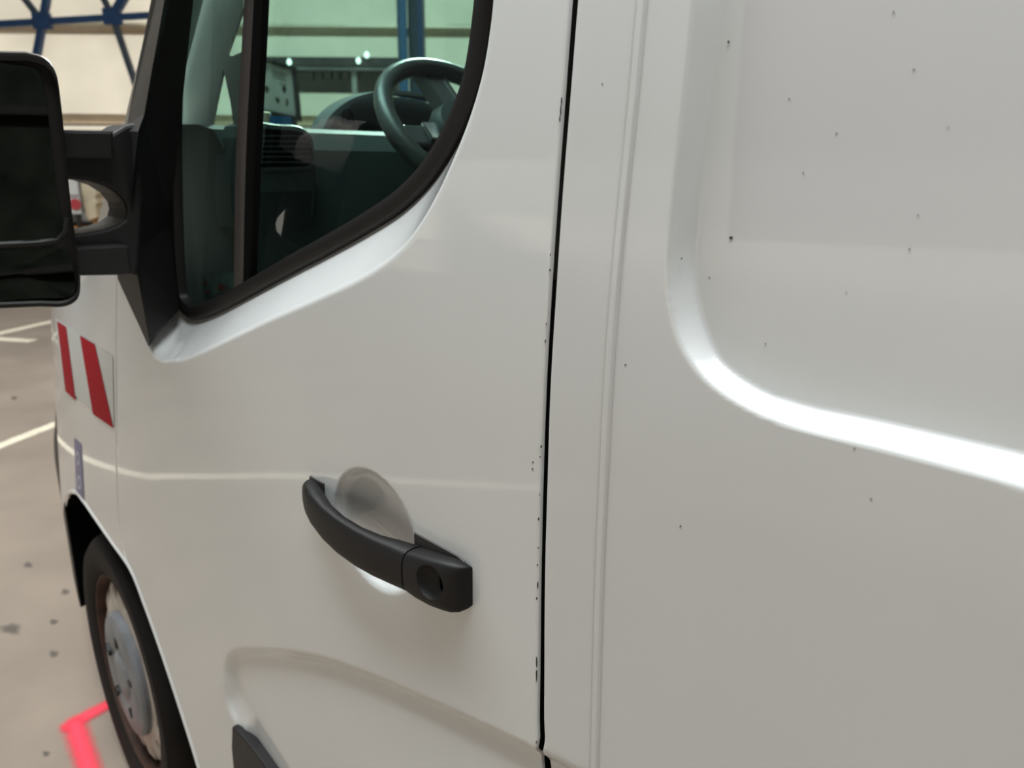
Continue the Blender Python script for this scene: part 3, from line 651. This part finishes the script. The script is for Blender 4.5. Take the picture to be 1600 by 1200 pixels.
for cy, cxx in ((716, 121.3), (754, 123.6)):
    pts = [(cxx+3.2*math.cos(k*math.pi/8), cy+11*math.sin(k*math.pi/8)+.7*3*math.cos(k*math.pi/8)) for k in range(16)]
    mesh('sticker_ring', [on_body(p[0], p[1], -.0016) for p in pts]+[on_body(cxx+(p[0]-cxx)*.55, cy+(p[1]-cy)*.6, -.0016) for p in pts], [(k, (k+1) % 16, 16+(k+1) % 16, 16+k) for k in range(16)], PURL, fender)
# bumper corner, black
zb = np.arange(.28, .84, .01); ub = np.linspace(0, 1, 60)
xr = np.full_like(zb, arch[0, 0]); Xb = -2.75+(xr+2.75)[:, None]*ub[None, :]; Zb = np.repeat(zb[:, None], 60, 1)
grid_mesh('bumper', *add_hems(Xb, side(Xb, Zb)+.004, Zb, np.ones((len(zb)-1, 59), bool), False, True), BLACK, van)
# wheel arch liner
al = [np.array([p[0], p[1]]) for p in arch[8:]]; al = [np.array([arch[0, 0]-.008, .27]), np.array([arch[0, 0]-.008, arch[0, 1]])]+al+[al[-1]-np.array([0, .2])]
loft('arch_liner', [[(p[0], float(side(p[0], p[1]))+e_, p[1]+u_) for p in al] for e_, u_ in ((.006, .002), (.02, .006), (.36, .02))], VOID, van, closed=False)
box('wing_liner', (-2.25, .42, .25), (-1.05, .44, 1.1), VOID, van)
# black side moulding low on the door
mo = [(368, 1133), (376, 1139), (400, 1167), (426, 1201), (470, 1262), (900, 1500), (860, 1560), (420, 1330), (371, 1210), (367, 1165)]
mo = np.array([on_body(p[0], p[1], -.002)[[0, 2]] for p in mo[:6]]+[on_body(p[0], p[1], -.002)[[0, 2]] for p in mo[6:]])
prism('side_moulding', [(p[0], float(side(p[0], p[1]))-.008, p[1]) for p in mo], [(p[0], float(side(p[0], p[1]))+.02, p[1]) for p in mo], BLACK, door, .003)
# --- front wheel
WC = (-1.705, .062, .326)
tyre = lathe('wheel', [(.228, .02), (.233, .0), (.242, -.008), (.275, -.015), (.30, -.014), (.316, 0), (.325, .02), (.327, .06), (.327, .16), (.32, .19), (.29, .21), (.228, .20)], WC, TYRE, van, 96)
lathe('rim_lip', [(.221, .024), (.223, .004), (.226, -.003), (.230, -.005), (.234, -.001), (.235, .03)], WC, RUST, tyre, 72)
# scalloped steel disc
n = 192; V = []; F = []
for y_, rs in ((.042, 1.), (.028, .97)):
    pass
def scal(a, nh=15): 
    d = ((a*nh/(2*math.pi)) % 1)-.5; return .209-.030*math.sqrt(max(0, 1-(d/.24)**2))
rings = []
for r_, y_ in ((1., .022), (1., .015), (.95, .010), (.82, .006), (.6, .006), (.3, .006)):
    rings.append([(WC[0]+(scal(2*math.pi*k/n) if r_ > .9 else .208)*r_*math.cos(2*math.pi*k/n), WC[1]+y_, WC[2]+(scal(2*math.pi*k/n) if r_ > .9 else .208)*r_*math.sin(2*math.pi*k/n)) for k in range(n)])
lab(loft('rim_disc', rings, STEEL, tyre, cap=True, angle=50), 'pale rusty steel disc with a scalloped edge')
lathe('rim_well', [(.223, .03), (.21, .09), (.05, .10)], WC, VOID, tyre, 48)
hub = lathe('hub_cap', [(.143, .006), (.143, -.004), (.138, -.010), (.116, -.015), (.095, -.016), (.07, -.013), (.055, -.011), (.05, -.015), (.03, -.018), (.0005, -.018)], WC, CAP, tyre, 72)
for k in range(5):
    a = 2*math.pi*k/5+.3; c = np.array(WC)+[.085*math.cos(a), -.0145, .085*math.sin(a)]
    obox('vent_slot', c, ((math.cos(a), 0, math.sin(a)), (0, 1, 0), (-math.sin(a), 0, math.cos(a))), (.012, .004, .007), DARKP, tyre, .002)
WR = Matrix.Translation(Vector(WC)) @ Matrix.Rotation(math.radians(-3), 4, 'Z') @ Matrix.Translation(-Vector(WC))   # wheel steered a little
for o in [tyre]+list(tyre.children): o.data.transform(WR)
# --- pink spray mark on the floor
def spray(path, wd, zo):
    P = smooth(path, 10); V = []; F = []; cov = []; prof = [(u_, math.exp(-(u_/1.0)**2*1.1)*(1-(abs(u_)/2.2)**4)) for u_ in np.linspace(-2.2, 2.2, 19)]
    for i, p in enumerate(P):
        a = at_z(*p); t = at_z(*P[min(i+1, len(P)-1)])-at_z(*P[max(0, i-1)]); t /= np.linalg.norm(t); s = np.array([-t[1], t[0], 0])
        ef = min(1., min(i, len(P)-1-i)/5.)
        for u, c_ in prof: V.append(a+s*u*wd/2+[0, 0, zo]); cov.append(c_*ef)
    k = len(prof)
    for i in range(len(P)-1):
        for j in range(k-1): F.append((i*k+j, i*k+j+1, (i+1)*k+j+1, (i+1)*k+j))
    o = mesh('spray_mark', V, F, PINK, floor)
    at_ = o.data.attributes.new('cover', 'FLOAT', 'POINT'); at_.data.foreach_set('value', cov)
    return lab(o, 'pink spray paint mark beside the front wheel')
spray([(95, 1147), (118, 1130), (150, 1112), (190, 1092)], .05, .003)
spray([(112, 1118), (122, 1150), (134, 1185), (150, 1240)], .055, .0045)

STAIN = PINK.copy(); STAIN.name = 'oil_stain'
STAIN.node_tree.nodes['Principled BSDF'].inputs['Base Color'].default_value = (.10, .09, .078, 1)
def stain(px, py, rx, ry):
    c = at_z(px, py); V = [c+[0, 0, .002]]; cov = [.62]; F = []; n = 28
    rad = [1+.12*math.sin(3*k*2*math.pi/n+px)+.07*math.sin(5*k*2*math.pi/n+py) for k in range(n)]
    for f_, cv_ in ((.35, .55), (.7, .28), (1., 0.)):
        for k in range(n):
            q = at_z(px+rx*f_*rad[k]*math.cos(2*math.pi*k/n), py+ry*f_*rad[k]*math.sin(2*math.pi*k/n)); V.append(q+[0, 0, .002]); cov.append(cv_)
    F = [(0, 1+k, 1+(k+1) % n) for k in range(n)]+[(1+r*n+k, 1+r*n+(k+1) % n, 1+(r+1)*n+(k+1) % n, 1+(r+1)*n+k) for r in range(2) for k in range(n)]
    o = mesh('floor_stain', V, F, STAIN, floor); a_ = o.data.attributes.new('cover', 'FLOAT', 'POINT'); a_.data.foreach_set('value', cov)
for q in ((17, 983, 22, 11), (102, 925, 9, 6), (84, 972, 9, 6), (84, 1022, 10, 7), (44, 883, 9, 6), (22, 622, 7, 4), (72, 1178, 8, 6)): stain(*q)
# --- sail panel, mirror bracket and mirror
def sail_pt(p, o_): q = on_body(p[0], p[1], 0); return np.array([q[0], max(float(side(q[0], q[1])), 0)*0+o_, q[1]])
base = [(300, -330), (244, 0), (221, 100), (198.5, 194), (181, 205), (176, 300), (178, 400), (184, 436), (232, 541), (282, 486), (277, 470), (271, 440), (266, 350), (264, 200), (264, 0), (340, -330)]
top = [(312, -330), (257, 0), (239, 100), (226, 178), (216, 205), (206, 300), (208, 400), (216, 436), (233.5, 533), (279, 484), (275, 470), (269, 440), (265, 350), (263, 200), (263, 0), (338, -330)]
up_ = lambda y: .02*max(0, (250-y)/250)
sb = [at_y(p[0], p[1], (.06 if i < 4 else (-.001 if i < 9 else .085))+.6*up_(p[1])*(i < 4 or i > 8)) for i, p in enumerate(base)]
stp = [at_y(p[0], p[1], (.004 if i < 4 else (-.018 if i < 8 else (-.006 if i == 8 else (.046 if i == 9 else .054))))+up_(p[1])) for i, p in enumerate(top)]
sail = prism('mirror_sail', stp, sb, BLACK, van, .0012, 1)
lab(sail, 'black plastic sail panel carrying the mirror arms')
MA = math.radians(14); MN = np.array([math.cos(MA), -math.sin(MA), 0]); MU = np.array([math.sin(MA), math.cos(MA), 0]); MZ = np.array([0, 0, 1.])
M0 = at_x(110, 300, -1.03)
def mp(px, py, e=0.):                # pixel onto the mirror's own plane, e in front of it -> (u, z)
    r = ray(px, py); p = CAM+((M0+MN*e-CAM)@MN)/(r@MN)*r; return np.array([(p-M0)@MU, p[2]])
def m3(q, e=0.): return M0*np.array([1, 1, 0])+MU*q[0]+MZ*q[1]+MN*e
mo_ = smooth([(40, 79), (70, 88), (86, 108), (96, 165), (104, 250), (113, 335), (122, 400), (126, 445), (122, 468), (104, 480), (60, 481)], 5)
outl = [mp(p[0], p[1]) for p in mo_]
yl = -.25; outl += [(yl+.03, outl[-1][1]+.005), (yl, outl[-1][1]+.05), (yl-.005, (outl[0][1]+outl[-1][1])/2), (yl, outl[0][1]-.06), (yl+.03, outl[0][1]-.01)]
outl = np.array(outl); ctr = outl.mean(0)
rings = []
for e_, s_ in ((-.012, .93), (-.001, .935), (.001, .955), (0, .985), (-.008, 1.), (-.05, 1.0), (-.10, .94), (-.13, .82), (-.145, .55)):
    rings.append([m3(ctr+(q-ctr)*s_, e_) for q in outl])
mirror = lab(loft('door_mirror', rings, BLACK, van, angle=50), 'black two-pane door mirror housing')
def pane(name, pts, e, m, th=.003, bulge=0., up=0.):
    P = smooth(pts, 5, True); yy = np.array([mp(p[0], p[1], e) for p in P]); c = yy.mean(0)
    V = [m3(c, e+bulge)]; n_ = len(yy)
    for k, hgt in ((.35, .88), (.7, .5), (1., 0.)):
        V += [m3(c+(q-c)*k, e+bulge*hgt-up*(q-c)[1]*k) for q in yy]
    F_ = [(0, 1+j, 1+(j+1) % n_) for j in range(n_)]
    for r_ in range(2): F_ += [(1+r_*n_+j, 1+(r_+1)*n_+j, 1+(r_+1)*n_+(j+1) % n_, 1+r_*n_+(j+1) % n_) for j in range(n_)]
    b0 = len(V); V += [m3(q, e-th-up*(q-c)[1]) for q in yy]
    F_ += [(1+2*n_+j, b0+j, b0+(j+1) % n_, 1+2*n_+(j+1) % n_) for j in range(n_)]+[tuple(b0+j for j in range(n_))]
    return mesh(name, V, F_, m, mirror, angle=30)
pane('main_glass', [(-190, 100), (20, 101), (58, 110), (69, 140), (80, 230), (92, 330), (96, 358), (88, 371), (40, 376), (-190, 384)], -.006, MIRROR)
pane('wide_angle_glass', [(-190, 402), (20, 391), (85, 387), (106, 395), (114, 420), (118, 450), (112, 461), (60, 465), (-190, 462)], -.006, MIRROR, bulge=.0005, up=.16)
tube('glass_divider', [m3(mp(x, y, .0005), .0005) for x, y in ((-190, 395), (0, 383), (60, 380), (90, 376), (102, 362), (105, 340))], .0028, BLACK, mirror)
# arms and bracket
XA = -1.075
def slab_x(name, pts, x, depth, m, bev=.004, sm_=1, parent=mirror):
    P = smooth(pts, sm_, True) if sm_ > 1 else np.array(pts, float)
    f = [at_x(p[0], p[1], x) for p in P]; return prism(name, f, [q-np.array([depth, 0, 0]) for q in f], m, parent, bev)
slab_x('mirror_arm', [(60, 202), (178, 204), (179, 249), (60, 248)], XA+.02, .05, BLACK)
slab_x('mirror_arm', [(70, 388), (190, 382), (202, 384), (208, 428), (190, 430), (70, 432)], XA+.02, .05, BLACK)
slab_x('bracket', [(60, 215), (170, 212), (196, 196), (216, 192), (224, 300), (218, 400), (214, 432), (190, 424), (70, 426), (70, 368), (118, 366), (140, 363), (165, 358), (184, 351), (196, 342), (199, 330), (196, 318), (184, 303), (165, 291), (140, 283), (108, 279), (60, 278)], XA, .07, BLACK)
# --- A pillar, windscreen, cab shell
pa, pb, pc_ = at_y(238.5, 0, .085), at_y(193.5, 195, .085), at_y(146, 372, .085)
PT = pa+(pa-pb)*1.4; PB = pc_; k_ = (PT-PB); k_ /= np.linalg.norm(k_)
rings = []
for p_, wy in ((PT, .05), (pa, .05), (pb, .055), (pc_, .10)):
    rings.append([p_, p_+np.array([.004, .006, 0]), p_+np.array([.012, wy, 0]), p_+np.array([.05, wy, 0]), p_+np.array([.05, .012, 0]), p_+np.array([.012, -.004, 0])])
loft('a_pillar', rings, PAINT, van)
def ws(y, t): # point on the windscreen: t 0 bottom .. 1 top
    b = PB+(PT-PB)*t; c = .28*(1-((y-1.0)/.9)**2)*(1-.35*t); return np.array([b[0]-c, y, b[2]])
ys = np.linspace(.10, 1.90, 25); ts = np.linspace(0, 1, 13)
V = [ws(y, t_) for t_ in ts for y in ys]; nf = len(V); V += [p+np.array([.003, 0, -.003]) for p in V]; F = []
for i in range(12):
    for j in range(24):
        a_ = i*25+j; F += [(a_, a_+1, a_+26, a_+25), (nf+a_, nf+a_+25, nf+a_+26, nf+a_+1)]
mesh('windscreen', V, F, WGLASS, van, True)
# far side: door panel below, pillar, roof, bulkhead
box('body_side', (-1.95, 1.93, .3), (1.6, 1.99, 1.30), PAINT, van); box('body_side', (-.35, 1.93, 1.30), (1.6, 1.99, 2.1), PAINT, van)
box('roof', (-1.02, .10, 2.04), (1.6, 1.99, 2.10), PAINT, van, .02)
box('bulkhead', (-.30, .14, .4), (-.26, 1.93, 2.05), TRIM, van)
box('underbody', (-2.6, .35, .28), (1.6, 1.75, .42), VOID, van)
box('sill', (-1.15, .06, .28), (1.6, .35, .40), BLACK, van)
# bonnet
V = []; F = []; nb_ = 20
for i in range(nb_+1):
    t_ = i/nb_; 
    for j in range(13):
        y = .10+1.8*j/12; b = ws(y, 0); s = 1-((y-1)/.9)**2*.15
        y = .10+1.8*j/12+(.12*t_ if j == 0 else 0); x = b[0]-(.75*t_)*s; z = b[2]-.015-.33*t_-.06*t_**2+.02*(1-((y-1)/.9)**2); V.append((x, y+(0), z))
F = [(i*13+j, i*13+j+1, (i+1)*13+j+1, (i+1)*13+j) for i in range(nb_) for j in range(12)]
mesh('bonnet', V, F, PAINT, van, True)
ptr = [(283, -40), (381, -40), (380, 12), (355, 84), (362, 88), (380, 80), (377, 130), (375, 203), (366, 203), (360, 160), (349, 108), (338, 160), (330, 203), (284, 203)]
ptf = [at_y(x_, y_, .16) for x_, y_ in ptr]
prism('pillar_trim_reflection', ptf, [p_+np.array([-.02, .012, 0]) for p_ in ptf], PTRIM, van)  # trim plate, with the quarter glass reflection put into its colour
box('door_lining', (-1.15, .05, .45), (-.42, .075, 1.10), TRIM, van)
# --- cab interior
dz = at_x(445, 195, -1.12)[2]
prof = [(-1.00, .75), (-1.06, 1.20), (-1.12, 1.40), (-1.14, dz-.035), (-1.17, dz-.008), (-1.22, dz), (-1.50, dz+.005), (-1.72, dz-.02), (-1.85, dz-.06), (-1.85, .75)]
def ws_x(y, z): return ws(y, min(max((z-PB[2])/(PT[2]-PB[2]), 0), 1))[0]
loft('dashboard', [[(max(x, ws_x(y, z)+.03), y, z) for x, z in prof] for y in (.14, .3, .6, 1.0, 1.4, 1.7, 1.86)], DASHD, van, angle=30)
def xface(name, pts, x, depth, m, parent, bev=.006, sm_=6):
    return slab_x(name, pts, x, depth, m, bev, sm_, parent)
vent = xface('air_vent', [(380, 196), (440, 194), (474, 198), (490, 214), (495, 250), (495, 300), (488, 350), (474, 373), (440, 376), (380, 376)], -1.105, .06, DASH, van, .008)
xface('vent_opening', [(385, 205), (440, 203), (474, 208), (485, 222), (488, 255), (470, 261), (440, 262), (385, 262)], -1.102, .01, VOID, vent, .002, 3)
for k in range(6):
    y0 = 211+k*8.2; xface('slat', [(388, y0), (486, y0), (486, y0+2.6), (388, y0+2.6)], -1.099, .02, DASH, vent, 0, 1)
xface('vent_trim', [(392, 262), (490, 260), (490, 268), (392, 270)], -1.098, .01, WHEELP, vent, .002, 1)
xface('trim_panel', [(398, 300), (488, 298), (486, 345), (474, 366), (412, 370), (400, 350)], -1.1035, .01, DASHD, vent, .002, 1)
# instrument hood: an arched shell
hp = smooth([(496, 380), (497, 300), (497, 240), (502, 210), (515, 182), (540, 160), (570, 147), (605, 141.5), (650, 144), (690, 152), (725, 166), (750, 190)], 5)
ro = [at_x(p[0], p[1], -1.40) for p in hp]; ri = [at_x(p[0]+(7 if i < len(hp)*.45 else 2), p[1]+(6 if i > len(hp)*.3 else 0), -1.40) for i, p in enumerate(hp)]
V = []; F = []; n = len(ro)
for r_ in (ro, [p+np.array([-.05, .0, -.0]) for p in ro], [p+np.array([-.05, .0, -.0]) for p in ri], ri): V += r_
for k in range(4):
    for j in range(n-1): F.append((k*n+j, k*n+j+1, ((k+1) % 4)*n+j+1, ((k+1) % 4)*n+j))
mesh('instrument_hood', V, F, DASH, van, angle=40)
inn = [p+np.array([-.06, 0, 0]) for p in ri]; bt = [np.array([p[0], p[1], .9]) for p in (inn[0], inn[-1])]
mesh('instrument_panel', inn+[bt[1], bt[0]], [tuple(range(len(inn)+2))], TRIM, van)
xface('hood_dark_band', [(546, 170), (552, 175), (558, 215), (562, 270), (564, 345), (546, 345), (545, 270), (543, 210)], -1.38, .02, VOID, van, .003, 3)  # near-black band down the hood's side
# steering wheel
SWC = at_y(740, 210, .50); n_ = np.array([.695, 0, .719]); e1 = np.array([0, 1, 0]); e2 = np.cross(n_, e1); e2 /= np.linalg.norm(e2)
RW = .156; path = [SWC+RW*(math.cos(2*math.pi*k/48)*e1+math.sin(2*math.pi*k/48)*e2) for k in range(49)]
rings = []
for k in range(49):
    a = 2*math.pi*k/48; rad = math.cos(a)*e1+math.sin(a)*e2
    rings.append([SWC+rad*(RW+.0145*math.cos(b))+n_*.016*math.sin(b) for b in np.linspace(0, 2*math.pi, 15)[:-1]])
sw = loft('steering_wheel', rings, WHEELP, van, cap=False)
for a in (math.pi, 0, math.pi*.5):
    rad = math.cos(a)*e1+math.sin(a)*e2; tn = np.cross(n_, rad)
    obox('spoke', SWC+rad*.10-n_*.012, (rad, tn, n_), (.055, .022, .008), WHEELP, sw, .005)
obox('chrome_badge_bar', SWC-e1*.085+n_*.002, (e1, np.cross(n_, e1), n_), (.012, .018, .004), CHROME, sw, .002)
loft('hub', [[SWC+r_*(math.cos(2*math.pi*k/24)*e1+.85*math.sin(2*math.pi*k/24)*e2)+n_*h for k in range(24)] for r_, h in ((.075, -.04), (.08, .0), (.07, .018), (.03, .024))], DASHD, sw)
tube('column', [SWC-n_*.03, SWC-n_*.30], .045, DASHD, sw, 14, (0, 1, 0))
# things lying on the dash
bp_ = at_x(432, 186, -1.24)
def onto(px, x): q = at_x(px, 195, x); return np.array([x, q[1], dz])
q = onto(432, -1.24); bot = loft('blue_packet', [[(q[0]+a_*.014, q[1]+b_*.02, q[2]+h) for a_, b_ in ((-1, -1), (1, -1), (1, 1), (-1, 1))] for h in (0, .012, .018)], BLUEP, None)
thing(bot, 'small blue packet lying on the dashboard top', 'packet')
q = onto(407, -1.24); bot = loft('cream_cup', [[(q[0]+r_*math.cos(k*math.pi/8), q[1]+r_*math.sin(k*math.pi/8), q[2]+h) for k in range(16)] for r_, h in ((.016, 0), (.018, .022), (.015, .024), (.013, .004))], CANVAS, None)
thing(bot, 'small pale cup standing on the dashboard next to the quarter window bar', 'cup')
# printed card in the bottom corner of the quarter window
cdp = [at_y(315, 434, .085), at_y(366, 424, .085), at_y(366, 448, .085), at_y(320, 470, .085)]
card = prism('printed_card', cdp, [p+np.array([0, .002, 0]) for p in cdp], CARDM, door)
for px, py, rr_ in ((346, 449, 6), (321, 442, 3), (325, 456, 3.5)):
    prism('red_mark', [at_y(px+rr_*math.cos(k*math.pi/5), py+rr_*math.sin(k*math.pi/5), .0835) for k in range(10)], [at_y(px+rr_*math.cos(k*math.pi/5), py+rr_*math.sin(k*math.pi/5), .0848) for k in range(10)], REDD, door)
